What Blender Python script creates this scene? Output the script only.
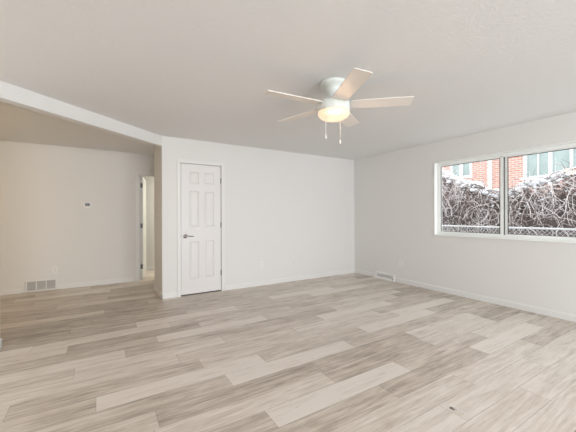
import bpy, bmesh, math, random
from mathutils import Vector, Matrix, noise
R = math.radians
for o in list(bpy.data.objects):
    bpy.data.objects.remove(o)
SC = bpy.context.scene
COL = SC.collection

# ------------------------------------------------------------------ camera
cam = bpy.data.cameras.new('camera')
cam.sensor_width = 36.0
cam.lens = 303.4 / 576 * 36
cam.shift_y = -0.7 / 576
cam.clip_start = 0.05
camo = bpy.data.objects.new('camera', cam)
COL.objects.link(camo)
camo.matrix_world = (Matrix.Translation((-4.692, -4.8495, 1.2465))
                     @ Matrix.Rotation(R(-31.725), 4, 'Z') @ Matrix.Rotation(R(90), 4, 'X')
                     @ Matrix.Rotation(-0.0028, 4, 'Z'))
SC.camera = camo

# ------------------------------------------------------------------ world, lights, exposure
SC.view_settings.view_transform = 'Standard'
SC.view_settings.look = 'None'
SC.view_settings.gamma = 1.0
SC.view_settings.use_curve_mapping = False
SC.view_settings.exposure = 0.11

W = bpy.data.worlds.new('overcast_sky')
SC.world = W
W.use_nodes = True
bg = W.node_tree.nodes['Background']
bg.inputs['Color'].default_value = (0.93, 0.97, 1.0, 1)
bg.inputs['Strength'].default_value = 2.1


def area(name, loc, rot, sx, sy, energy, col, portal=False):
    l = bpy.data.lights.new(name, 'AREA')
    l.shape = 'RECTANGLE'
    l.size, l.size_y = sx, sy
    l.energy = energy
    l.color = col
    if portal:
        l.cycles.is_portal = True
    o = bpy.data.objects.new(name, l)
    COL.objects.link(o)
    o.location = loc
    o.rotation_euler = rot
    return o


# daylight through the rear and right openings, plus added fill lights out of view
area('daylight_rear', (-3.3, -9.15, 1.15), (R(90), 0, 0), 4.4, 1.9, 236, (0.91, 0.965, 1.0))
area('living_side_fill', (-6.95, -2.4, 1.3), (R(90), 0, R(-90)), 1.2, 1.8, 11, (1.0, 0.82, 0.68))  # added warm fill in front of the closed side wall, no window there
area('dining_fill', (-6.9, -0.93, 1.45), (R(90), 0, 0), 1.6, 1.2, 13.5, (1.0, 0.745, 0.42))  # added warm fill on the back of the stub wall, no real source
area('hall_fill', (-2.4, 2.15, 2.42), (0, 0, 0), 0.5, 0.5, 27, (1.0, 0.96, 0.80))  # unseen fill added to brighten the hall, no fixture modelled
area('daylight_right', (0.16, -2.85, 1.51), (R(90), 0, R(90)), 2.0, 1.2, 1, (1, 1, 1), portal=True)


# ------------------------------------------------------------------ materials
def new_mat(name):
    m = bpy.data.materials.new(name)
    m.use_nodes = True
    nt = m.node_tree
    return m, nt, nt.nodes['Principled BSDF']


def plain(name, col, rough=0.5, metal=0.0, bump=0.0, scale=40.0, vary=0.0):
    m, nt, b = new_mat(name)
    b.inputs['Base Color'].default_value = (*col, 1)
    b.inputs['Roughness'].default_value = rough
    b.inputs['Metallic'].default_value = metal
    tc = nt.nodes.new('ShaderNodeTexCoord')
    n = nt.nodes.new('ShaderNodeTexNoise')
    n.inputs['Scale'].default_value = scale
    n.inputs['Detail'].default_value = 3
    nt.links.new(tc.outputs['Object'], n.inputs['Vector'])
    if vary:
        mx = nt.nodes.new('ShaderNodeMix')
        mx.data_type = 'RGBA'
        mx.inputs['A'].default_value = (*[c * (1 - vary) for c in col], 1)
        mx.inputs['B'].default_value = (*[min(1, c * (1 + vary)) for c in col], 1)
        nt.links.new(n.outputs['Fac'], mx.inputs['Factor'])
        nt.links.new(mx.outputs['Result'], b.inputs['Base Color'])
    if bump:
        bp = nt.nodes.new('ShaderNodeBump')
        bp.inputs['Strength'].default_value = bump
        bp.inputs['Distance'].default_value = 0.01
        nt.links.new(n.outputs['Fac'], bp.inputs['Height'])
        nt.links.new(bp.outputs['Normal'], b.inputs['Normal'])
    return m


M = {}
M['wall'] = plain('wall_paint', (0.775, 0.76, 0.745), 0.62, bump=0.06, scale=90)
M['ceiling'] = plain('ceiling_paint', (0.825, 0.82, 0.815), 0.8, bump=0.35, scale=45, vary=0.02)
M['trim'] = plain('trim_paint', (0.80, 0.785, 0.77), 0.4)
M['door'] = plain('door_paint', (0.79, 0.765, 0.755), 0.42)
M['vinyl'] = plain('window_vinyl', (0.88, 0.89, 0.87), 0.35)
M['fan'] = plain('fan_white', (0.77, 0.80, 0.76), 0.35)
M['blade'] = plain('fan_blade_white', (0.82, 0.77, 0.72), 0.45)
M['plastic'] = plain('white_plastic', (0.84, 0.82, 0.79), 0.35)
M['greyplate'] = plain('painted_plate', (0.78, 0.76, 0.735), 0.5)
M['slot'] = plain('dark_slot', (0.06, 0.055, 0.05), 0.6)
M['louver'] = plain('grey_louver', (0.62, 0.61, 0.6), 0.5)
M['nickel'] = plain('dark_nickel', (0.16, 0.15, 0.145), 0.32, metal=0.9)
M['chrome'] = plain('satin_nickel', (0.5, 0.49, 0.48), 0.25, metal=1.0)
M['screen'] = plain('dark_screen', (0.03, 0.03, 0.025), 0.25)
M['gasket'] = plain('black_gasket', (0.05, 0.05, 0.05), 0.6)
M['metal'] = plain('galvanised_metal', (0.72, 0.72, 0.72), 0.45, metal=0.3)
M['snow'] = plain('snow', (0.92, 0.94, 0.97), 0.8, bump=0.3, scale=30)
M['fence'] = plain('weathered_boards', (0.21, 0.175, 0.16), 0.85, vary=0.4, scale=9)
M['vine'] = plain('bare_vine', (0.20, 0.155, 0.14), 0.85, vary=0.25, scale=4)
M['vinepale'] = plain('frosted_vine', (0.88, 0.81, 0.79), 0.85, vary=0.15, scale=4)
M['outertrim'] = plain('house_trim', (0.9, 0.9, 0.89), 0.5)
M['roof'] = plain('roof_snow', (0.9, 0.92, 0.95), 0.8)
M['pane'] = plain('house_pane', (0.42, 0.52, 0.50), 0.12, vary=0.25, scale=3)
M['subfloor'] = plain('dark_subfloor', (0.10, 0.08, 0.065), 0.9)  # dark sub-floor showing between the planks


def glass_mat():
    m = bpy.data.materials.new('clear_glass')
    m.use_nodes = True
    nt = m.node_tree
    nt.nodes.clear()
    out = nt.nodes.new('ShaderNodeOutputMaterial')
    mx = nt.nodes.new('ShaderNodeMixShader')
    tr = nt.nodes.new('ShaderNodeBsdfTransparent')
    gl = nt.nodes.new('ShaderNodeBsdfGlossy')
    gl.inputs['Roughness'].default_value = 0.02
    mx.inputs[0].default_value = 0.03
    nt.links.new(tr.outputs[0], mx.inputs[1])
    nt.links.new(gl.outputs[0], mx.inputs[2])
    nt.links.new(mx.outputs[0], out.inputs['Surface'])
    return m


M['glass'] = glass_mat()


def bowl_mat():
    m = bpy.data.materials.new('lit_frosted_glass')
    m.use_nodes = True
    nt = m.node_tree
    nt.nodes.clear()
    out = nt.nodes.new('ShaderNodeOutputMaterial')
    add = nt.nodes.new('ShaderNodeAddShader')
    mx = nt.nodes.new('ShaderNodeMixShader')
    em = nt.nodes.new('ShaderNodeEmission')
    em.inputs['Color'].default_value = (1.0, 0.52, 0.33, 1)
    em.inputs['Strength'].default_value = 0.52
    df = nt.nodes.new('ShaderNodeBsdfPrincipled')
    df.inputs['Base Color'].default_value = (0.5, 0.48, 0.45, 1)
    df.inputs['Roughness'].default_value = 0.3
    tr = nt.nodes.new('ShaderNodeBsdfTransparent')
    mx.inputs[0].default_value = 0.2
    nt.links.new(df.outputs[0], mx.inputs[1])
    nt.links.new(tr.outputs[0], mx.inputs[2])
    nt.links.new(mx.outputs[0], add.inputs[0])
    nt.links.new(em.outputs[0], add.inputs[1])
    nt.links.new(add.outputs[0], out.inputs['Surface'])
    return m


M['bowl'] = bowl_mat()


def brick_mat():
    m, nt, b = new_mat('brick_wall')
    tc = nt.nodes.new('ShaderNodeTexCoord')
    mp = nt.nodes.new('ShaderNodeMapping')
    mp.inputs['Rotation'].default_value = (0, R(90), R(90))
    sep = nt.nodes.new('ShaderNodeSeparateXYZ')
    cmb = nt.nodes.new('ShaderNodeCombineXYZ')
    nt.links.new(tc.outputs['Object'], sep.inputs[0])
    nt.links.new(sep.outputs['Y'], cmb.inputs['X'])
    nt.links.new(sep.outputs['Z'], cmb.inputs['Y'])
    br = nt.nodes.new('ShaderNodeTexBrick')
    br.inputs['Color1'].default_value = (0.62, 0.27, 0.20, 1)
    br.inputs['Color2'].default_value = (0.72, 0.36, 0.28, 1)
    br.inputs['Mortar'].default_value = (0.74, 0.66, 0.62, 1)
    br.inputs['Scale'].default_value = 1.0
    br.inputs['Brick Width'].default_value = 0.21
    br.inputs['Row Height'].default_value = 0.075
    br.inputs['Mortar Size'].default_value = 0.012
    nt.links.new(cmb.outputs[0], br.inputs['Vector'])
    nt.links.new(br.outputs['Color'], b.inputs['Base Color'])
    b.inputs['Roughness'].default_value = 0.9
    nt.nodes.remove(mp)
    return m


M['brick'] = brick_mat()


def plank_mat():
    m, nt, b = new_mat('oak_vinyl_planks')
    L = nt.links.new
    N = nt.nodes.new
    at = N('ShaderNodeAttribute')
    at.attribute_name = 'plank'
    sp = N('ShaderNodeSeparateColor')
    L(at.outputs['Color'], sp.inputs[0])
    tc = N('ShaderNodeTexCoord')
    off = N('ShaderNodeCombineXYZ')
    mul = N('ShaderNodeMath'); mul.operation = 'MULTIPLY'; mul.inputs[1].default_value = 37.0
    L(sp.outputs['Green'], mul.inputs[0])
    L(mul.outputs[0], off.inputs['X'])
    mul2 = N('ShaderNodeMath'); mul2.operation = 'MULTIPLY'; mul2.inputs[1].default_value = 53.0
    L(sp.outputs['Blue'], mul2.inputs[0])
    L(mul2.outputs[0], off.inputs['Y'])
    ad = N('ShaderNodeVectorMath'); ad.operation = 'ADD'
    L(tc.outputs['Object'], ad.inputs[0]); L(off.outputs[0], ad.inputs[1])

    def grain(sx, sy, scale, detail, dist):
        mp = N('ShaderNodeMapping')
        mp.inputs['Scale'].default_value = (sx, sy, 1)
        L(ad.outputs[0], mp.inputs['Vector'])
        n = N('ShaderNodeTexNoise')
        n.inputs['Scale'].default_value = scale
        n.inputs['Detail'].default_value = detail
        n.inputs['Roughness'].default_value = 0.62
        n.inputs['Distortion'].default_value = dist
        L(mp.outputs[0], n.inputs['Vector'])
        return n.outputs['Fac']
    g1 = grain(0.7, 11.0, 2.4, 6, 1.2)      # broad cathedral streaks
    g2 = grain(2.2, 60.0, 2.5, 5, 0.4)      # fine grain
    g3 = grain(2.2, 5.5, 1.6, 3, 0.4)       # cloudy patches
    # tone = plank tone + grain
    def madd(a, k, c):
        n = N('ShaderNodeMath'); n.operation = 'MULTIPLY_ADD'
        L(a, n.inputs[0]); n.inputs[1].default_value = k
        if isinstance(c, float):
            n.inputs[2].default_value = c
        else:
            L(c, n.inputs[2])
        return n.outputs[0]
    t = madd(g1, 1.45, -0.725)
    t = madd(g2, 0.62, t)
    t = madd(g3, 0.60, t)
    g4 = grain(1.3, 24.0, 2.6, 5, 1.4)      # sparse dark cracks and knots
    mr = N('ShaderNodeMapRange')
    mr.inputs['From Min'].default_value = 0.60; mr.inputs['From Max'].default_value = 0.74
    L(g4, mr.inputs['Value'])
    t = madd(mr.outputs[0], -0.5, t)
    fin = N('ShaderNodeMath'); fin.operation = 'ADD'
    L(t, fin.inputs[0]); L(sp.outputs['Red'], fin.inputs[1])
    fs = N('ShaderNodeMath'); fs.operation = 'SUBTRACT'
    L(fin.outputs[0], fs.inputs[0]); fs.inputs[1].default_value = 0.455
    cr = N('ShaderNodeValToRGB')
    e = cr.color_ramp.elements
    e[0].position = 0.0; e[0].color = (0.205, 0.161, 0.125, 1)
    e[1].position = 1.0; e[1].color = (0.80, 0.735, 0.67, 1)
    x = cr.color_ramp.elements.new(0.35); x.color = (0.465, 0.396, 0.329, 1)
    x = cr.color_ramp.elements.new(0.65); x.color = (0.655, 0.578, 0.50, 1)
    L(fs.outputs[0], cr.inputs['Fac'])
    L(cr.outputs['Color'], b.inputs['Base Color'])
    b.inputs['Roughness'].default_value = 0.36
    bp = N('ShaderNodeBump')
    bp.inputs['Strength'].default_value = 0.12
    bp.inputs['Distance'].default_value = 0.003
    L(g2, bp.inputs['Height'])
    L(bp.outputs['Normal'], b.inputs['Normal'])
    return m


M['plank'] = plank_mat()


# ------------------------------------------------------------------ mesh helpers
def link(name, bm, mat, parent=None, smooth=False, mats=None):
    me = bpy.data.meshes.new(name)
    bmesh.ops.recalc_face_normals(bm, faces=bm.faces[:])
    bm.to_mesh(me)
    bm.free()
    for mm in (mats or [mat]):
        me.materials.append(mm)
    if smooth:
        for p in me.polygons:
            p.use_smooth = True
    o = bpy.data.objects.new(name, me)
    COL.objects.link(o)
    if parent:
        o.parent = parent
    return o


def box(bm, x0, x1, y0, y1, z0, z1, bev=0.0, mi=0):
    vs = [bm.verts.new((x, y, z)) for x in (x0, x1) for y in (y0, y1) for z in (z0, z1)]
    F = [(0, 1, 3, 2), (4, 6, 7, 5), (0, 4, 5, 1), (2, 3, 7, 6), (0, 2, 6, 4), (1, 5, 7, 3)]
    fs = [bm.faces.new([vs[i] for i in f]) for f in F]
    for f in fs:
        f.material_index = mi
    if bev:
        es = list({e for f in fs for e in f.edges})
        bmesh.ops.bevel(bm, geom=es, offset=bev, segments=2, affect='EDGES', profile=0.5)


def prism(bm, pts, z0, z1):
    lo = [bm.verts.new((x, y, z0)) for x, y in pts]
    hi = [bm.verts.new((x, y, z1)) for x, y in pts]
    n = len(pts)
    bm.faces.new(lo[::-1]); bm.faces.new(hi)
    for i in range(n):
        bm.faces.new((lo[i], lo[(i + 1) % n], hi[(i + 1) % n], hi[i]))


def lathe(bm, prof, cx=0, cy=0, seg=40):
    rings = []
    for r, z in prof:
        if r < 1e-5:
            rings.append([bm.verts.new((cx, cy, z))])
        else:
            rings.append([bm.verts.new((cx + r * math.cos(2 * math.pi * k / seg), cy + r * math.sin(2 * math.pi * k / seg), z)) for k in range(seg)])
    for a, b in zip(rings, rings[1:]):
        for k in range(seg):
            k2 = (k + 1) % seg
            if len(a) == 1 and len(b) == 1:
                continue
            if len(a) == 1:
                bm.faces.new((a[0], b[k], b[k2]))
            elif len(b) == 1:
                bm.faces.new((a[k], a[k2], b[0]))
            else:
                bm.faces.new((a[k], a[k2], b[k2], b[k]))


def rod(bm, p, q, r, seg=10, r2=None):
    p, q = Vector(p), Vector(q)
    d = q - p
    rot = d.to_track_quat('Z', 'Y').to_matrix().to_4x4()
    bmesh.ops.create_cone(bm, cap_ends=True, segments=seg, radius1=r, radius2=r if r2 is None else r2, depth=d.length,
                          matrix=Matrix.Translation((p + q) / 2) @ rot)


def struct(name, bm, mat, parent=None, smooth=False, mats=None, label=None, cat=None):
    o = link(name, bm, mat, parent, smooth, mats)
    if not parent:
        o['kind'] = 'structure'
        if label:
            o['label'] = label
        if cat:
            o['category'] = cat
    return o


def tag(o, label, cat, group=None, kind=None):
    o['label'] = label
    o['category'] = cat
    if group:
        o['group'] = group
    if kind:
        o['kind'] = kind
    return o


def empty(name, loc, label, cat, group=None, rz=0.0):
    o = bpy.data.objects.new(name, None)
    o.empty_display_size = 0.1
    COL.objects.link(o)
    o.location = loc
    o.rotation_euler = (0, 0, rz)
    return tag(o, label, cat, group)


H = 2.44
# key plan: right wall x = 0, back wall y = 0, closet corner x = -3.909, dining wall y = 1.603
CX = -3.909      # outer corner of the closet
CY = 0.762       # depth of the closet
DY = 1.603       # wall of the adjoining room
RY = -9.0        # rear wall of the living room
LX = -7.0        # side wall of the living room
FX = -8.1        # far side wall of the adjoining room
BA = Vector((CX, 0.0)); BB = Vector((LX, -2.525))   # face of the diagonal beam
bd = (BB - BA).normalized(); bn = Vector((-bd.y, bd.x))
if bn.y < 0: bn = -bn
BT = 0.11

# ------------------------------------------------------------------ floor: planks in staggered rows
def build_floor():
    rnd = random.Random(11)
    rows_known = {
        # row: (joint, {plank start: tone})
        -14: (-4.9, {-4.9: .30, -6.12: .35}), -13: (-5.5, {-5.5: .42, -6.72: .32}), -12: (-4.6, {-4.6: .25, -5.82: .45}), -11: (-5.2, {-5.2: .55, -6.42: .30}), -10: (-4.7, {-4.7: .28, -5.92: .30}),
        -9: (-2.9, {-4.12: .45, -5.34: .25, -6.56: .30}), -8: (-2.2, {-3.42: .42, -4.64: .32, -5.86: .52}), -7: (-1.6, {-2.82: .40, -4.04: .36, -5.26: .22, -6.48: .28}), -6: (-1.1, {-2.32: .5, -3.54: .42, -4.76: .30, -5.98: .24}),
        -5: (-1.3, {-2.52: .80, -1.3: .42, -3.74: .46, -4.96: .30, -6.18: .22}),
        -4: (-1.9, {-1.9: .80, -3.12: .45, -4.34: .72, -5.56: .30}),
        -3: (-4.02, {-5.24: .66, -4.02: .46, -2.80: .46, -1.58: .44}),
        -2: (-4.957, {-4.957: .26, -6.177: .58, -3.737: .50, -2.517: .38, -1.297: .52}),
        -1: (-4.208, {-4.208: .80, -5.428: .42, -2.988: .52, -1.768: .66, -.548: .28}),
        0: (-4.504, {-5.724: .74, -4.504: .42, -3.284: .36, -2.064: .60, -.844: .28}),
        1: (-1.20, {-2.42: .92, -1.20: .42, -4.86: .68, -6.08: .52, -3.64: .46}),
        2: (-1.67, {-2.89: .66, -1.67: .42, -4.11: .52, -5.33: .62, -.45: .30}),
        3: (-2.75, {-2.75: .58, -1.53: .80, -3.97: .55, -5.19: .40, -.31: .3}),
        4: (-3.496, {-4.73: .86, -3.496: .45, -2.25: .90, -1.02: .40, -5.95: .44}),
        5: (-2.645, {-3.865: .80, -2.645: .45, -5.085: .42, -1.425: .42}),
        6: (-1.95, {-1.95: .66, -3.17: .36, -4.39: .28, -.73: .32}),
        7: (-3.205, {-4.425: .62, -3.205: .38, -1.985: .62, -.765: .28}),
        8: (-2.58, {-3.805: .92, -2.58: .45, -1.36: .62, -.14: .28, -5.03: .40}),
        9: (-1.74, {-1.74: .90, -2.96: .36, -.52: .42, -4.18: .44}),
        10: (-2.36, {-2.36: .62, -3.58: .58, -1.14: .40}),
        11: (-2.807, {-2.807: .66, -4.027: .74, -1.587: .66, -.367: .40}),
        12: (-2.125, {-2.125: .62, -3.345: .58, -.905: .68}),
        13: (-1.6, {-2.82: .60, -1.6: .62}),
    }
    bm = bmesh.new()
    x_lo, x_hi = FX - 0.1, 0.05
    col = bm.loops.layers.float_color.new('plank')
    P, Wd, g = 1.224, 0.185, 0.0006
    k0 = math.floor((-1.64 - 2.75) / Wd)
    for k in range(k0, 28):
        yt = -1.64 - Wd * k
        yb = yt - Wd
        if yb < RY - 0.2:
            break
        joint, tones = rows_known.get(k, (rnd.uniform(-1.22, 0) - 2, {}))
        s = joint - P * math.ceil((joint - x_lo) / P)
        while s < x_hi:
            tone = None
            for ts, tv in tones.items():
                if abs(ts - s) < 0.12:
                    tone = tv
            if tone is None:
                tone = min(.92, max(.22, rnd.gauss(.50, .15)))
            a, b = max(s + g, x_lo), min(s + P - g, x_hi)
            if b - a > 0.01:
                vs = [bm.verts.new(v) for v in ((a, yb + g, 0), (b, yb + g, 0), (b, yt - g, 0), (a, yt - g, 0))]
                f = bm.faces.new(vs)
                c = (0.5 + (min(tone, 0.83) - 0.5) * 1.1, rnd.random(), rnd.random(), 1)
                for l in f.loops:
                    l[col] = c
            s += P
    box(bm, x_lo, x_hi, RY - 0.2, 2.9, -0.12, -0.0015, mi=1)
    return struct('floor', bm, None, mats=[M['plank'], M['subfloor']])


build_floor()

# ------------------------------------------------------------------ ceiling, walls
bm = bmesh.new()
box(bm, FX - 0.1, 0.15, RY - 0.15, 2.95, H, H + 0.12)
struct('ceiling', bm, M['ceiling'])

WY0, WY1, WZ0, WZ1 = -3.85, -1.855, 0.912, 2.105      # opening of the window in the right wall
bm = bmesh.new()
box(bm, 0, 0.15, RY - 0.15, WY0, 0, H)
box(bm, 0, 0.15, WY1, 0.11, 0, H)
box(bm, 0, 0.15, WY0, WY1, 0, WZ0)
box(bm, 0, 0.15, WY0, WY1, WZ1, H)
struct('wall_right', bm, M['wall'])

DX0, DX1, DZ = -3.636, -2.996, 2.058     # closet door opening
bm = bmesh.new()
box(bm, CX, DX0 - 0.02, 0, 0.11, 0, H)
box(bm, DX1 + 0.02, 0, 0, 0.11, 0, H)
box(bm, DX0 - 0.02, DX1 + 0.02, 0, 0.11, DZ + 0.02, H)
struct('wall_back', bm, M['wall'])

bm = bmesh.new()                                        # closet side and back
box(bm, CX, CX + 0.10, 0.11, CY, 0, H)
box(bm, CX + 0.10, 0.0, CY - 0.10, CY, 0, H)
struct('wall_closet', bm, M['wall'])

OX0, OX1, OZ = -4.082, -3.25, 2.05       # doorway of the adjoining room
bm = bmesh.new()
box(bm, FX, OX0, DY, DY + 0.11, 0, H)
box(bm, OX1, 0.0, DY, DY + 0.11, 0, H)
box(bm, OX0, OX1, DY, DY + 0.11, OZ, H)
struct('wall_left', bm, M['wall'])
bm = bmesh.new()
box(bm, -5.4, -1.4, 2.68, 2.8, 0, H)
box(bm, -5.5, -5.4, DY + 0.11, 2.8, 0, H)
box(bm, -1.5, -1.4, DY + 0.11, 2.68, 0, H)
struct('wall_hall', bm, M['wall'])
bm = bmesh.new()                                        # far end of the adjoining room
box(bm, FX - 0.1, FX, -3.1, DY + 0.11, 0, H)
struct('wall_dining', bm, M['wall'])
bm = bmesh.new()
box(bm, FX, LX, -3.1, -3.0, 0, H)
struct('wall_dining_front', bm, M['wall'])
bm = bmesh.new()
box(bm, LX - 0.12, LX, RY - 0.15, -1.07, 0, H)
struct('wall_side', bm, M['wall'])
bm = bmesh.new()
box(bm, LX, -5.55, RY - 0.12, RY, 0, H)
box(bm, -1.05, 0, RY - 0.12, RY, 0, H)
box(bm, -5.55, -1.05, RY - 0.12, RY, 2.35, H)
box(bm, -5.55, -1.05, RY - 0.12, RY, 0, 0.15)
struct('wall_rear', bm, M['wall'])

# diagonal dropped beam, and the short wall that carries its far end
bm = bmesh.new()
a, b = BA - bd * 0.0, BB
a2 = a + bn * BT; a2.x = max(a2.x, CX - 0.0)
pts = [a, b, b + bn * BT, Vector((CX, (bn * BT).y + 0.03))]
prism(bm, [(p.x, p.y) for p in pts], H - 0.148, H)
struct('beam', bm, M['trim'])
SX, SY0, SY1 = -5.502, -1.075, -0.965
bm = bmesh.new()
box(bm, FX, SX, SY0, SY1, 0, H)
struct('wall_stub', bm, M['wall'])


# ------------------------------------------------------------------ baseboards
BH, BD = 0.082, 0.013


def base_strip(name, segs):
    """segs: ((x0,y0),(x1,y1),(nx,ny)) runs with their outward normal"""
    bm = bmesh.new()
    for (x0, y0), (x1, y1), (nx, ny) in segs:
        prof = [(0, 0), (BD, 0), (BD, BH - 0.016), (BD * 0.55, BH - 0.004), (BD * 0.35, BH), (0, BH)]
        va = [bm.verts.new((x0 + nx * d, y0 + ny * d, z)) for d, z in prof]
        vb = [bm.verts.new((x1 + nx * d, y1 + ny * d, z)) for d, z in prof]
        n = len(prof)
        for i in range(n):
            bm.faces.new((va[i], va[(i + 1) % n], vb[(i + 1) % n], vb[i]))
        bm.faces.new(va[::-1]); bm.faces.new(vb)
    return struct(name, bm, M['trim'])


CW = 0.058    # casing width
base_strip('baseboard_back', [((CX - BD, 0), (DX0 - CW - 0.003, 0), (0, -1)), ((DX1 + CW + 0.003, 0), (0, 0), (0, -1))])
base_strip('baseboard_closet', [((CX, -BD), (CX, CY), (-1, 0)), ((CX - BD, CY), (-1.5, CY), (0, 1))])
base_strip('baseboard_right', [((0, -0.612), (0, -BD), (-1, 0)), ((0, RY), (0, -1.078), (-1, 0))])
base_strip('baseboard_left', [((FX, DY), (-5.77, DY), (0, -1)), ((-5.305, DY), (OX0 - CW - 0.015, DY), (0, -1))])
base_strip('baseboard_hall', [((-5.4, 2.68), (-1.5, 2.68), (0, -1))])
base_strip('baseboard_stub', [((FX, SY0), (SX + BD, SY0), (0, -1)), ((SX, SY0 - BD), (SX, SY1 + BD), (1, 0)), ((FX, SY1), (SX + BD, SY1), (0, 1))])


# ------------------------------------------------------------------ closet door with its casing
def casing(name, x0, x1, ztop, y, mat, into, stop=0):
    """flat casing with an eased inner edge around an opening in a wall facing -y; jamb liners run to y+into"""
    bm = bmesh.new()
    t = 0.016
    for (xa, xb) in ((x0 - CW, x0 - 0.004), (x1 + 0.004, x1 + CW)):
        box(bm, xa, xb, y - t, y, 0, ztop + 0.004, 0.004)
    box(bm, x0 - CW, x1 + CW, y - t, y, ztop + 0.004, ztop + CW, 0.004)
    for (xa, xb) in ((x0 - 0.019, x0 - 0.003), (x1 + 0.003, x1 + 0.019)):
        box(bm, xa, xb, y - 0.001, y + into, 0, ztop + 0.003)
    box(bm, x0 - 0.019, x1 + 0.019, y - 0.001, y + into, ztop + 0.003, ztop + 0.019)
    if stop:
        box(bm, x0 - 0.003, x0 + stop, y + into * 0.35, y + into, 0, ztop + 0.003)
        box(bm, x1 - stop, x1 + 0.003, y + into * 0.35, y + into, 0, ztop + 0.003)
        box(bm, x0 + stop, x1 - stop, y + into * 0.35, y + into, ztop - stop * 0.5, ztop + 0.003)
    return struct(name, bm, mat)


casing('trim_1', DX0, DX1, DZ, 0.0, M['trim'], 0.11)


def six_panel(bm, w, h, t):
    """slab with its front face at y=0, going back to y=t, x 0..w, z 0..h"""
    cols = [(0.150 * w / .64, 0.265 * w / .64), (0.372 * w / .64, 0.487 * w / .64)]
    rows = [(0.245 - .012, 0.836 - .012), (1.058 - .012, 1.624 - .012), (1.732 - .012, 1.93 - .012)]
    cols = [(0.125, 0.277), (0.363, 0.515)]
    xs = [0] + [v for c in cols for v in c] + [w]
    zs = [0] + [v for r in rows for v in r] + [h]
    for i in range(5):
        if i % 2 == 0:
            box(bm, xs[i], xs[i + 1], 0, t, 0, h)
        else:
            for j in range(7):
                if j % 2 == 0:
                    box(bm, xs[i], xs[i + 1], 0, t, zs[j], zs[j + 1])
                else:
                    xa, xb, za, zb = xs[i], xs[i + 1], zs[j], zs[j + 1]
                    dp, m1, m2 = 0.011, 0.010, 0.034
                    # sticking slope, then flat groove, then raised field
                    lv = [(0, 0.0), (m1, dp), (m1 + 0.006, dp), (m2, 0.002)]
                    loops = [[bm.verts.new(v) for v in ((xa + d, y, za + d), (xb - d, y, za + d), (xb - d, y, zb - d), (xa + d, y, zb - d))] for d, y in lv]
                    for A, B in zip(loops, loops[1:]):
                        for q in range(4):
                            bm.faces.new((A[q], A[(q + 1) % 4], B[(q + 1) % 4], B[q]))
                    bm.faces.new(loops[-1])
                    back = [bm.verts.new(v) for v in ((xa, t, za), (xb, t, za), (xb, t, zb), (xa, t, zb))]
                    bm.faces.new(back)


def lever_handle(parent, x, y, z, sgn=1):
    bm = bmesh.new()
    rod(bm, (x, y, z), (x, y - 0.012, z), 0.031, 24)
    rod(bm, (x, y - 0.012, z), (x, y - 0.05, z), 0.011, 14)
    pts = [(0, 0), (0.03, 0.002), (0.07, -0.002), (0.115, -0.004)]
    for (p, q) in zip(pts, pts[1:]):
        rod(bm, (x + sgn * p[0], y - 0.05, z + p[1]), (x + sgn * q[0], y - 0.05, z + q[1]), 0.010, 10, 0.008)
    bmesh.ops.create_uvsphere(bm, u_segments=10, v_segments=8, radius=0.0115, matrix=Matrix.Translation((x, y - 0.05, z)))
    o = link('handle', bm, M['chrome'], parent, True)
    o['label'] = 'satin nickel lever handle with round rosette'
    return o


bm = bmesh.new()
six_panel(bm, DX1 - DX0 - 0.006, DZ - 0.020, 0.035)
door = struct('door_1', bm, M['door'], label='white six-panel closet door with metal lever handle, closed, in the back wall', cat='door')
door.location = (DX0 + 0.003, 0.004, 0.017)
lever_handle(door, 0.062, 0.0, 0.925 - 0.017)
for hz in (0.29, 1.075, 1.80):
    bm = bmesh.new()
    w = DX1 - DX0 - 0.006
    rod(bm, (w + 0.002, -0.007, hz - 0.045), (w + 0.002, -0.007, hz + 0.045), 0.0075, 10)
    box(bm, w - 0.003, w + 0.0045, -0.003, 0.02, hz - 0.044, hz + 0.044)
    o = link('hinge', bm, M['nickel'], door)
bm = bmesh.new()
box(bm, -0.004, 0.0015, -0.002, 0.022, 0.875, 0.94)
link('latch_plate', bm, M['nickel'], door)
# dark strip standing in for the shade in the gap under the closet door
bm = bmesh.new()
box(bm, DX0, DX1, 0.012, 0.10, 0.0, 0.006)
struct('door_gap_shade', bm, M['slot'])

# doorway to the hall: casing, jambs, and the door standing open in the hall
casing('trim_3', OX0 + 0.019, OX1 - 0.019, OZ - 0.019, DY, M['trim'], 0.11, 0.024)
bm = bmesh.new()
box(bm, 0.0, 0.042, 0.0, 0.74, 0.012, OZ - 0.03, 0.002)
d2 = struct('door_2', bm, M['trim'], label='white hall door standing open, seen on its hinged edge past the closet', cat='door')
d2.location = (OX0 + 0.060, DY + 0.118, 0)
d2.rotation_euler = (0, 0, R(-11))
for hz in (0.25, 1.05, 1.84):
    bm = bmesh.new()
    box(bm, 0.006, 0.036, -0.003, 0.001, hz - 0.045, hz + 0.045)
    rod(bm, (0.0, -0.005, hz - 0.045), (0.0, -0.005, hz + 0.045), 0.006, 10)
    link('hinge', bm, M['nickel'], d2)

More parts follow.
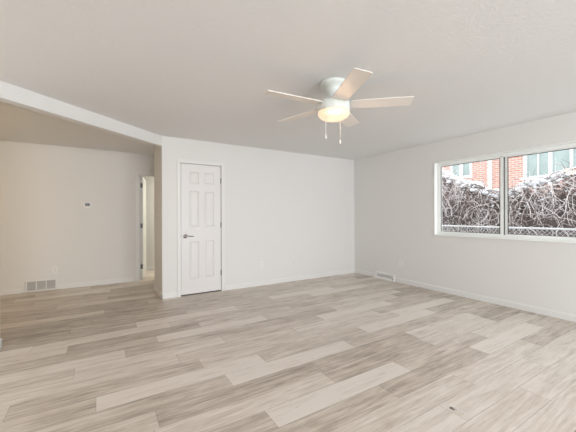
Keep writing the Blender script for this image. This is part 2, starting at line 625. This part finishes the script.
# ------------------------------------------------------------------ window in the right wall
def build_window():
    bm = bmesh.new()
    t = 0.012
    # painted return lining the opening
    box(bm, -0.008, 0.07, WY1 - t, WY1, WZ0, WZ1)
    box(bm, -0.008, 0.07, WY0, WY0 + t, WZ0, WZ1)
    box(bm, -0.008, 0.07, WY0 + t, WY1 - t, WZ1 - t, WZ1)
    box(bm, -0.022, 0.07, WY0 + t, WY1 - t, WZ0, WZ0 + t)
    root = struct('window_1', bm, M['vinyl'], label='wide sliding window in the right wall looking onto a snowy fence', cat='window')
    f0, f1 = 0.07, 0.145
    y0, y1, z0, z1 = WY0, WY1, WZ0, WZ1
    bm = bmesh.new()
    w = 0.052
    box(bm, f0, f1, y1 - w, y1, z0, z1, 0.004)
    box(bm, f0, f1, y0, y0 + w, z0, z1, 0.004)
    box(bm, f0, f1, y0 + w, y1 - w, z1 - w, z1, 0.004)
    box(bm, f0, f1, y0 + w, y1 - w, z0, z0 + w, 0.004)
    link('window_frame', bm, M['vinyl'], root)
    ym = -2.832
    sw = 0.036

    def sash(ya, yb, xa, xb, wl, wr):
        bm = bmesh.new()
        za, zb = z0 + w - 0.004, z1 - w + 0.004
        box(bm, xa, xb, ya, ya + wl, za, zb, 0.003)
        box(bm, xa, xb, yb - wr, yb, za, zb, 0.003)
        box(bm, xa, xb, ya + wl, yb - wr, za, za + 0.016, 0.003)
        box(bm, xa, xb, ya + wl, yb - wr, zb - 0.016, zb, 0.003)
        s = link('sash', bm, M['vinyl'], root)
        xm = (xa + xb) / 2
        bm = bmesh.new()
        box(bm, xm - 0.002, xm + 0.002, ya + wl - 0.004, yb - wr + 0.004, za + 0.012, zb - 0.012)
        link('pane', bm, M['glass'], s)
        g = 0.009
        bm = bmesh.new()
        ga, gb, gc, gd = ya + wl, yb - wr, za + 0.016, zb - 0.016
        box(bm, xm - 0.010, xm - 0.003, ga, ga + g, gc, gd)
        box(bm, xm - 0.010, xm - 0.003, gb - g, gb, gc, gd)
        box(bm, xm - 0.010, xm - 0.003, ga + g, gb - g, gd - g, gd)
        box(bm, xm - 0.010, xm - 0.003, ga + g, gb - g, gc, gc + g * 0.5)
        q = link('gasket', bm, M['gasket'], s)
        q['label'] = 'thin black gasket round the glass'
        return s
    sash(ym - 0.004, y1 - w + 0.004, 0.078, 0.103, 0.042, 0.02)
    sash(y0 + w - 0.004, ym + 0.03, 0.108, 0.133, 0.02, 0.070)
    bm = bmesh.new()
    box(bm, 0.082, 0.107, ym - 0.009, ym - 0.004, z0 + w, z1 - w)
    q = link('weather_strip', bm, M['gasket'], root)
    q['label'] = 'black weather strip between the sashes'
    bm = bmesh.new()
    box(bm, 0.068, 0.079, ym + 0.0, ym + 0.036, z1 - w - 0.004, z1 - w + 0.012, 0.002)
    q = link('latch', bm, M['louver'], root)


build_window()

# ------------------------------------------------------------------ ceiling fan
FC = Vector((-4.692 + 0.415 * .8507 + 2.74 * .5259, -4.8495 - 0.415 * .5259 + 2.74 * .8507))
fan = empty('ceiling_fan', (FC.x, FC.y, H), 'white five-blade ceiling fan with lit frosted bowl light and two pull chains', 'ceiling fan', rz=R(-31.725))
# local frame: +x to the camera's right, +y away from the camera; z measured from the ceiling
bm = bmesh.new()
lathe(bm, [(0, 0), (0.118, 0), (0.122, -0.006), (0.122, -0.022), (0.112, -0.034), (0.082, -0.046), (0.068, -0.066), (0.066, -0.098), (0.074, -0.128), (0.092, -0.152), (0.098, -0.165), (0, -0.165)])
link('canopy', bm, M['fan'], fan, True)
bm = bmesh.new()
lathe(bm, [(0, -0.163), (0.118, -0.163), (0.136, -0.172), (0.146, -0.188), (0.147, -0.246), (0.142, -0.262), (0.13, -0.268), (0, -0.268)])
mh = link('motor_housing', bm, M['fan'], fan, True)
bm = bmesh.new()
prof = [(0.136, -0.258), (0.141, -0.272)] + [(0.141 * math.cos(t) ** 0.75, -0.272 - 0.066 * math.sin(t)) for t in [math.pi / 2 * k / 12 for k in range(1, 12)]] + [(0, -0.338)]
lathe(bm, prof)
bowl = link('light_bowl', bm, M['bowl'], fan, True)
bowl['label'] = 'lit frosted glass bowl glowing warm white'
lamp = bpy.data.lights.new('fan_bulb', 'POINT')
lamp.energy = 8
lamp.color = (1.0, 0.68, 0.42)
lamp.shadow_soft_size = 0.12
lo = bpy.data.objects.new('fan_bulb', lamp)
COL.objects.link(lo)
lo.parent = fan
lo.location = (0, 0, -0.298)
for k in range(5):
    ang = R(-9 + 72 * k)
    Mx = Matrix.Rotation(ang, 4, 'Z') @ Matrix.Translation((0, 0, -0.203)) @ Matrix.Rotation(R(-10), 4, 'X')
    bm = bmesh.new()
    t = 0.0035
    # outline: slightly narrower root, square tip with small rounded corners
    out = [(0.155, -0.062), (0.20, -0.066), (0.65, -0.071), (0.668, -0.069), (0.673, -0.062),
           (0.673, 0.062), (0.668, 0.069), (0.65, 0.071), (0.20, 0.066), (0.155, 0.062)]
    prism(bm, out, -t, t)
    bmesh.ops.transform(bm, matrix=Mx, verts=bm.verts[:])
    bl = link('blade', bm, M['blade'], fan)
    bm = bmesh.new()
    prism(bm, [(0.10, -0.022), (0.155, -0.020), (0.195, -0.045), (0.235, -0.03), (0.25, 0), (0.235, 0.03), (0.195, 0.045), (0.155, 0.020), (0.10, 0.022)], 0.0037, 0.009)
    bmesh.ops.transform(bm, matrix=Mx, verts=bm.verts[:])
    link('blade_arm', bm, M['fan'], bl)
for (cx, cy, zt, zb) in ((-0.087, -0.126, -0.255, -0.535), (0.08, 0.127, -0.255, -0.521)):
    bm = bmesh.new()
    rod(bm, (cx, cy, zt), (cx, cy, zb + 0.03), 0.0022, 6)
    n = int((zt - zb - 0.03) / 0.012)
    for i in range(n):
        bmesh.ops.create_icosphere(bm, subdivisions=1, radius=0.0034, matrix=Matrix.Translation((cx, cy, zt - 0.006 - i * 0.012)))
    rod(bm, (cx * 0.93, cy * 0.93, zt), (cx * 1.02, cy * 1.02, zt), 0.006, 8)
    ch = link('pull_chain', bm, M['metal'], fan, True)
    bm = bmesh.new()
    lathe(bm, [(0, zb + 0.042), (0.004, zb + 0.04), (0.0065, zb + 0.025), (0.0075, zb + 0.006), (0.005, zb), (0, zb)], cx, cy, 12)
    link('pull_fob', bm, M['plastic'], ch, True)


# ------------------------------------------------------------------ wall plates, thermostat, grilles
def outlet(loc, rz, label, mat=None, group=None):
    """duplex outlet; local -y faces the room"""
    o = empty('power_outlet', loc, label, 'outlet', group, rz)
    m = mat or M['plastic']
    bm = bmesh.new()
    box(bm, -0.036, 0.036, -0.006, 0, -0.058, 0.058, 0.003)
    link('cover_plate', bm, m, o)
    for s in (-1, 1):
        bm = bmesh.new()
        prism(bm, [(0.017 * math.cos(t), 0.014 * math.sin(t)) for t in [2 * math.pi * k / 20 for k in range(20)]], 0.005, 0.0085)
        bmesh.ops.transform(bm, matrix=Matrix.Translation((0, 0, s * 0.02)) @ Matrix.Rotation(R(90), 4, 'X'), verts=bm.verts[:])
        r = link('receptacle', bm, m, o)
        bm = bmesh.new()
        for sx in (-0.0065, 0.0065):
            box(bm, sx - 0.0012, sx + 0.0012, -0.0092, -0.0083, s * 0.02 - 0.001, s * 0.02 + 0.008)
        rod(bm, (0, -0.0082, s * 0.02 - 0.007), (0, -0.0092, s * 0.02 - 0.007), 0.0024, 8)
        q = link('socket_slot', bm, M['slot'], r)
    return o


outlet((-5.349, DY, 0.335), 0, 'white power outlet above the white return air grille, below the thermostat')
outlet((-2.256, 0, 0.367), 0, 'white power outlet on the back wall, nearer the closet door')
outlet((0, -1.20, 0.366), R(-90), 'white power outlet low on the window wall above the floor vent')

cp = empty('cable_plate', (-1.54, 0, 0.33), 'small plain cable plate on the back wall near the room corner', 'wall plate')
bm = bmesh.new()
box(bm, -0.036, 0.036, -0.005, 0, -0.055, 0.055, 0.003)
link('cover_plate', bm, M['greyplate'], cp)
bm = bmesh.new()
rod(bm, (0, -0.004, 0), (0, -0.013, 0), 0.006, 12)
link('coaxial_jack', bm, M['metal'], cp)

th = empty('thermostat', (-4.887, DY, 1.44), 'small white thermostat with a dark screen on the wall', 'thermostat')
bm = bmesh.new()
box(bm, -0.062, 0.062, -0.024, 0, -0.056, 0.056, 0.006)
link('body', bm, M['plastic'], th)
bm = bmesh.new()
box(bm, -0.037, 0.037, -0.0255, -0.0235, -0.020, 0.032, 0.001)
link('screen', bm, M['screen'], th)
bm = bmesh.new()
for sx in (-0.025, 0.0, 0.025):
    box(bm, sx - 0.008, sx + 0.008, -0.0262, -0.0235, -0.042, -0.034, 0.001)
link('button_row', bm, M['plastic'], th)

# return air grille in the wall beside the doorway
rg = empty('return_air_grille', (-5.538, DY, 0.002), 'white return air grille with three louvered sections low on the wall', 'vent')
bm = bmesh.new()
gw, gh = 0.43, 0.198
fz0, fz1, t = 0.012, 0.018, 0.013
secs = [(-0.175, -0.0615), (-0.0495, 0.0655), (0.0775, 0.1955)]
zlo, zhi = 0.022, gh - 0.030
box(bm, -gw / 2, secs[0][0], -t, 0, 0, gh)
box(bm, secs[0][1], secs[1][0], -t, 0, 0, gh)
box(bm, secs[1][1], secs[2][0], -t, 0, 0, gh)
box(bm, secs[2][1], gw / 2, -t, 0, 0, gh)
for a, b in secs:
    box(bm, a, b, -t, 0, 0, zlo)
    box(bm, a, b, -t, 0, zhi, gh)
link('grille_frame', bm, M['trim'], rg)
bm = bmesh.new()
box(bm, -gw / 2 + 0.010, -gw / 2 + 0.026, -t - 0.001, -t + 0.001, 0.012, gh - 0.012)
q = link('edge_slot', bm, M['louver'], rg)
for a, b in secs:
    bm = bmesh.new()
    box(bm, a, b, -0.002, -0.0005, zlo, zhi, mi=1)
    nsl = 11
    for i in range(nsl):
        z = zlo + (i + 0.5) * (zhi - zlo) / nsl
        vs = [(-0.011, z - 0.0045), (-0.0105, z - 0.0055), (-0.003, z + 0.004), (-0.0035, z + 0.005)]
        lo_ = [bm.verts.new((a, y, zz)) for y, zz in vs]
        hi_ = [bm.verts.new((b, y, zz)) for y, zz in vs]
        for j in range(4):
            bm.faces.new((lo_[j], lo_[(j + 1) % 4], hi_[(j + 1) % 4], hi_[j]))
        bm.faces.new(lo_[::-1]); bm.faces.new(hi_)
    link('louver_section', bm, None, rg, mats=[M['louver'], M['slot']])

# baseboard register by the right wall
br = empty('floor_vent', (0, -0.845, 0.0), 'white baseboard register vent at the foot of the window wall by the corner', 'vent', rz=R(-90))
# local: +x runs along the wall towards the camera, -y into the room
rw = 0.232
bm = bmesh.new()
prof = [(0, 0), (-0.062, 0), (-0.062, 0.018), (-0.050, 0.026), (-0.022, 0.118), (-0.014, 0.132), (0, 0.132)]
va = [bm.verts.new((-rw, y, z)) for y, z in prof]
vb = [bm.verts.new((rw, y, z)) for y, z in prof]
for i in range(len(prof)):
    j = (i + 1) % len(prof)
    bm.faces.new((va[i], va[j], vb[j], vb[i]))
bm.faces.new(va[::-1]); bm.faces.new(vb)
link('register_body', bm, M['trim'], br)
bm = bmesh.new()


def slope(z):      # y of the sloped face at height z
    return -0.050 + (z - 0.026) / 0.092 * 0.028


for i in range(14):
    x = -0.165 + i * 0.0265
    for (za, zb) in ((0.045, 0.098),):
        w = 0.0085
        v = [bm.verts.new((x + dx, slope(z) + dy, z)) for dx in (0, w) for z in (za, zb) for dy in (-0.0014, 0.004)]
        for f in ((0, 1, 3, 2), (4, 6, 7, 5), (0, 4, 5, 1), (2, 3, 7, 6), (0, 2, 6, 4), (1, 5, 7, 3)):
            bm.faces.new([v[k] for k in f])
link('vent_slots', bm, M['slot'], br)
bm = bmesh.new()
box(bm, 0.205, 0.213, -0.058, -0.044, 0.03, 0.055, 0.001)
link('damper_lever', bm, M['nickel'], br)

# curled scrap lying on the floor
bm = bmesh.new()
pts = [(-0.045, 0.006, 0.006), (-0.026, 0.018, 0.012), (-0.008, 0.010, 0.016), (0.002, 0.0, 0.012), (0.02, -0.006, 0.007), (0.05, -0.016, 0.004), (0.075, -0.028, 0.004)]
for p, q in zip(pts, pts[1:]):
    rod(bm, p, q, 0.0042, 8)
sc_ = link('plastic_clip', bm, M['plastic'], None, True)
tag(sc_, 'small pale curled clip lying on the floor planks', 'clip')
bm = bmesh.new()
box(bm, -0.05, -0.028, -0.012, 0.010, 0.0, 0.011, 0.003)
box(bm, -0.030, -0.012, -0.016, -0.004, 0.0, 0.009, 0.003)
q = link('clip_base', bm, M['fence'], sc_)
sc_.location = (-2.762, -3.765, 0.0)
sc_.scale = (0.72, 0.72, 0.8)
sc_.rotation_euler = (0, 0, R(-62))

# ------------------------------------------------------------------ outside the window
bm = bmesh.new()
box(bm, 0.15, 14, -14, 12, -0.5, -0.2)
g = struct('ground', bm, M['snow'])
g['label'] = 'snow covered ground outside'

# weathered board fence
wf = empty('wooden_fence', (2.95, -2.0, -0.2), 'weathered grey board fence outside, hung with bare vines', 'fence')
rnd = random.Random(5)
bm = bmesh.new()
y = -7.0
while y < 7.0:
    w = 0.135 + rnd.random() * 0.008
    top = 1.82 + rnd.uniform(-.012, .012)
    dx = rnd.uniform(-.006, .006)
    box(bm, dx, 0.02 + dx, y, y + w, 0.03, top)
    y += w + 0.006
link('board_panel', bm, M['fence'], wf)
for z in (0.35, 1.45):
    bm = bmesh.new()
    box(bm, 0.026, 0.065, -7, 7, z, z + 0.09)
    link('rail', bm, M['fence'], wf)
for y in (-6.2, -3.8, -1.4, 1.0, 3.4, 5.8):
    bm = bmesh.new()
    box(bm, 0.067, 0.157, y - 0.045, y + 0.045, 0, 1.75)
    link('post', bm, M['fence'], wf)

TOP = [(-8.0, 2.02), (-4.2, 2.10), (-2.9, 2.06), (-2.7, 2.03), (-2.45, 1.98), (-2.2, 1.90), (-1.95, 1.79), (-1.74, 1.70), (-1.45, 1.78), (-1.1, 1.97),
       (-0.8, 2.05), (-0.62, 2.15), (-0.45, 2.30), (-0.2, 2.38), (0.6, 2.2), (4.0, 2.1)]


def top_z(y):
    for (ya, za), (yb, zb) in zip(TOP, TOP[1:]):
        if ya <= y <= yb:
            return za + (zb - za) * (y - ya) / (yb - ya)
    return 2.05


# tangle of bare vines over the fence
def tube(bm, pts, r, mi, seg=4):
    rings = []
    n = len(pts)
    for i, p in enumerate(pts):
        d = Vector(pts[min(i + 1, n - 1)]) - Vector(pts[max(i - 1, 0)])
        if d.length < 1e-6:
            d = Vector((0, 0, 1))
        d.normalize()
        u = d.cross(Vector((1, 0, 0.13))).normalized()
        v = d.cross(u)
        rr = r * (1 - 0.45 * i / n)
        rings.append([bm.verts.new(Vector(p) + (u * math.cos(t) + v * math.sin(t)) * rr) for t in [2 * math.pi * k / seg for k in range(seg)]])
    for A, B in zip(rings, rings[1:]):
        for k in range(seg):
            f = bm.faces.new((A[k], A[(k + 1) % seg], B[(k + 1) % seg], B[k]))
            f.material_index = mi
    bm.faces.new(rings[0][::-1]).material_index = mi
    bm.faces.new(rings[-1]).material_index = mi


bm = bmesh.new()
rnd = random.Random(21)
for i in range(2900):
    y = rnd.uniform(-5.0, 1.4) if i < 2300 else rnd.uniform(-1.4, 0.6)
    tz = top_z(y)
    pale = rnd.random() < (0.40 if i < 2300 else 0.55)
    kind = rnd.random()
    x = 2.9 - 0.36 * rnd.random() ** 1.3
    if not pale:
        x = min(2.91, x + 0.04)
    step = 0.06
    if kind < 0.62:          # hanging from the crest
        z = tz - rnd.random() ** 1.5 * 0.5
        dy, dz = rnd.uniform(-.7, .7), rnd.uniform(-.4, .4)
        n = rnd.randint(8, 20)
        grav = 0.22
    elif kind < 0.9:         # rising or looping lower down
        z = rnd.uniform(0.55, tz - 0.25)
        dy, dz = rnd.uniform(-.35, .35), rnd.uniform(.4, 1.0)
        n = rnd.randint(8, 16)
        grav = 0.02
    else:                    # thin shoots standing above the crest
        z = tz - 0.12
        dy, dz = rnd.uniform(-.6, .6), 1.0
        n = rnd.randint(3, 8)
        grav = -0.02
    curl = rnd.uniform(-.15, .15)
    pts = []
    for k in range(n):
        pts.append((x, y, z))
        L = math.hypot(dy, dz) or 1
        dy /= L; dz /= L
        y += dy * step
        z += dz * step
        if kind < 0.9:
            z = min(z, top_z(y) + 0.03)
        x += rnd.uniform(-.022, .022)
        x = min(2.91, max(2.48, x))
        c, s = math.cos(curl), math.sin(curl)
        dy, dz = c * dy - s * dz, s * dy + c * dz
        dz -= grav
        curl += rnd.uniform(-.3, .3)
        curl = max(-.5, min(.5, curl))
    if kind >= 0.9:
        pale = rnd.random() < .6
        tube(bm, pts, 0.004, 1 if pale else 0)
        continue
    tube(bm, pts, rnd.uniform(0.004, 0.0085) if pale else rnd.uniform(0.004, 0.008), 1 if pale else 0)
vo = link('vine_tangle', bm, None, None, True, mats=[M['vine'], M['vinepale']])
tag(vo, 'tangle of bare frosted vines hanging over the board fence', 'vines', kind='stuff')

# snow lying along the crest of the vines and caught in the stems
bm = bmesh.new()
rnd = random.Random(9)


def blob(x, y, z, r, fx=1.0, fy=1.0, fz=0.7):
    Mx = Matrix.Translation((x, y, z)) @ Matrix.Rotation(rnd.uniform(0, 6), 4, 'Z') @ Matrix.Diagonal((r * fx, r * fy, r * fz, 1))
    v = bmesh.ops.create_icosphere(bm, subdivisions=2, radius=1.0, matrix=Mx)['verts']
    for p in v:
        nn = noise.noise(p.co * 14.0)
        p.co += (p.co - Vector((x, y, z))) * nn * 0.5


y = -5.0
while y < 1.6:
    tz = top_z(y)
    blob(2.80 + rnd.uniform(-.10, .06), y, tz - 0.02 + rnd.uniform(-.03, .04), rnd.uniform(.05, .09) * (1.25 if y > -1.3 else 1.0), 1.2, 1.1, 0.75)
    if rnd.random() < 0.8:
        blob(2.68 + rnd.uniform(-.12, .08), y, tz - 0.07 + rnd.uniform(-.06, .03), rnd.uniform(.03, .06))
    y += 0.052
for i in range(700):
    y = rnd.uniform(-5, 1.5)
    d = rnd.random() ** 2.6
    blob(2.60 + rnd.random() * 0.2, y, top_z(y) - 0.05 - d * 0.75, rnd.uniform(.010, .036) * (1.3 - d))
so = link('snow_clumps', bm, M['snow'], None, True)
tag(so, 'snow lying along the top of the vine tangle', 'snow', kind='stuff')

# chain link fence in front of the boards
cf = empty('chain_link_fence', (2.38, -1.6, -0.2), 'low galvanised chain link fence outside, just above the window sill', 'fence')
bm = bmesh.new()
rod(bm, (0, -5, 1.185), (0, 5, 1.185), 0.019, 12)
link('top_rail', bm, M['metal'], cf, True)
for y in (-4.4, -1.95, 2.05, 4.6):
    bm = bmesh.new()
    rod(bm, (0.03, y, 0), (0.03, y, 1.2), 0.024, 12)
    lathe(bm, [(0.028, 1.2), (0.028, 1.215), (0.015, 1.235), (0, 1.24)], 0.03, y, 12)
    link('post', bm, M['metal'], cf, True)
bm = bmesh.new()
hgt = 1.17
for sgn in (-1, 1):
    y = -5.0
    while y < 5.0:
        rod(bm, (-0.022 + 0.003 * sgn, y, 0.03), (-0.022 + 0.003 * sgn, y + sgn * hgt * 0.95, hgt), 0.0028, 4)
        y += 0.075
q = link('wire_mesh', bm, M['metal'], cf)

# neighbouring brick house
HX = 7.5
bh = empty('brick_house', (HX, 0, -0.2), 'red brick house with white trimmed windows beyond the snowy vines', 'house')
zb = -0.2
winsA = (1.36, 2.225, 2.95, 4.4)       # y0, y1, z0, z1
winsB = (-2.25, -0.30, 2.68, 4.4)
winsC = (4.0, 5.2, 2.9, 4.4)


def wall_with_holes(bm, y0, y1, z0, z1, holes, x0, x1):
    ys = sorted({y0, y1, *[h[0] for h in holes], *[h[1] for h in holes]})
    zs = sorted({z0, z1, *[h[2] for h in holes], *[h[3] for h in holes]})
    for ya, yb in zip(ys, ys[1:]):
        for za, zc in zip(zs, zs[1:]):
            ym, zm = (ya + yb) / 2, (za + zc) / 2
            if any(h[0] < ym < h[1] and h[2] < zm < h[3] for h in holes):
                continue
            box(bm, x0, x1, ya, yb, za, zc)


bm = bmesh.new()
wall_with_holes(bm, -7, 8, 0, 6.0, [winsA, winsB, winsC], 0, 0.25)
link('brick_wall', bm, M['brick'], bh)
for (ya, yb, za, zc), bars in ((winsA, (0.5,)), (winsB, (0.28, 0.62, )), (winsC, (0.5,))):
    bm = bmesh.new()
    fw = 0.085
    box(bm, -0.03, 0.12, ya, ya + fw, za, zc, 0.006)
    box(bm, -0.03, 0.12, yb - fw, yb, za, zc, 0.006)
    box(bm, -0.03, 0.12, ya + fw, yb - fw, zc - fw, zc, 0.006)
    box(bm, -0.07, 0.12, ya - 0.04, yb + 0.04, za - 0.07, za, 0.006)
    wfm = link('window', bm, M['outertrim'], bh)
    bm = bmesh.new()
    ylist = []
    if len(bars) == 1:
        box(bm, -0.01, 0.09, (ya + yb) / 2 - 0.055, (ya + yb) / 2 + 0.055, za, zc - fw)
    else:
        for yy, hw in ((-0.705, 0.012), (-1.02, 0.045), (-1.53, 0.03)):
            box(bm, -0.01, 0.09, yy - hw, yy + hw, za, zc - fw)
    link('mullion', bm, M['outertrim'], wfm)
    bm = bmesh.new()
    box(bm, 0.085, 0.095, ya + fw, yb - fw, za, zc - fw)
    link('pane', bm, M['pane'], wfm)
    bm = bmesh.new()
    n = 16
    for i in range(n):
        yy = ya + (i + .5) * (yb - ya) / n
        v = bmesh.ops.create_icosphere(bm, subdivisions=2, radius=1, matrix=Matrix.Translation((-0.03, yy, za + 0.005)) @ Matrix.Diagonal((0.05, (yb - ya) / n * 0.8, 0.035 + 0.012 * math.sin(i * 2.1), 1)))
    link('sill_snow', bm, M['snow'], wfm, True)
bm = bmesh.new()
box(bm, -0.09, -0.005, 0.655, 0.775, 0.1, 6.0, 0.01)
for z in (1.2, 3.0, 4.8):
    box(bm, -0.095, 0.0, 0.64, 0.79, z, z + 0.04)
link('downspout', bm, M['outertrim'], bh)
bm = bmesh.new()
prism(bm, [(-0.5, -7.4), (6.5, -7.4), (6.5, 8.4), (-0.5, 8.4)], 6.0, 6.18)
link('roof_slab', bm, M['roof'], bh)
bm = bmesh.new()
box(bm, 0.26, 6.0, -7, 8, 0, 6.0)
link('house_body', bm, M['brick'], bh)
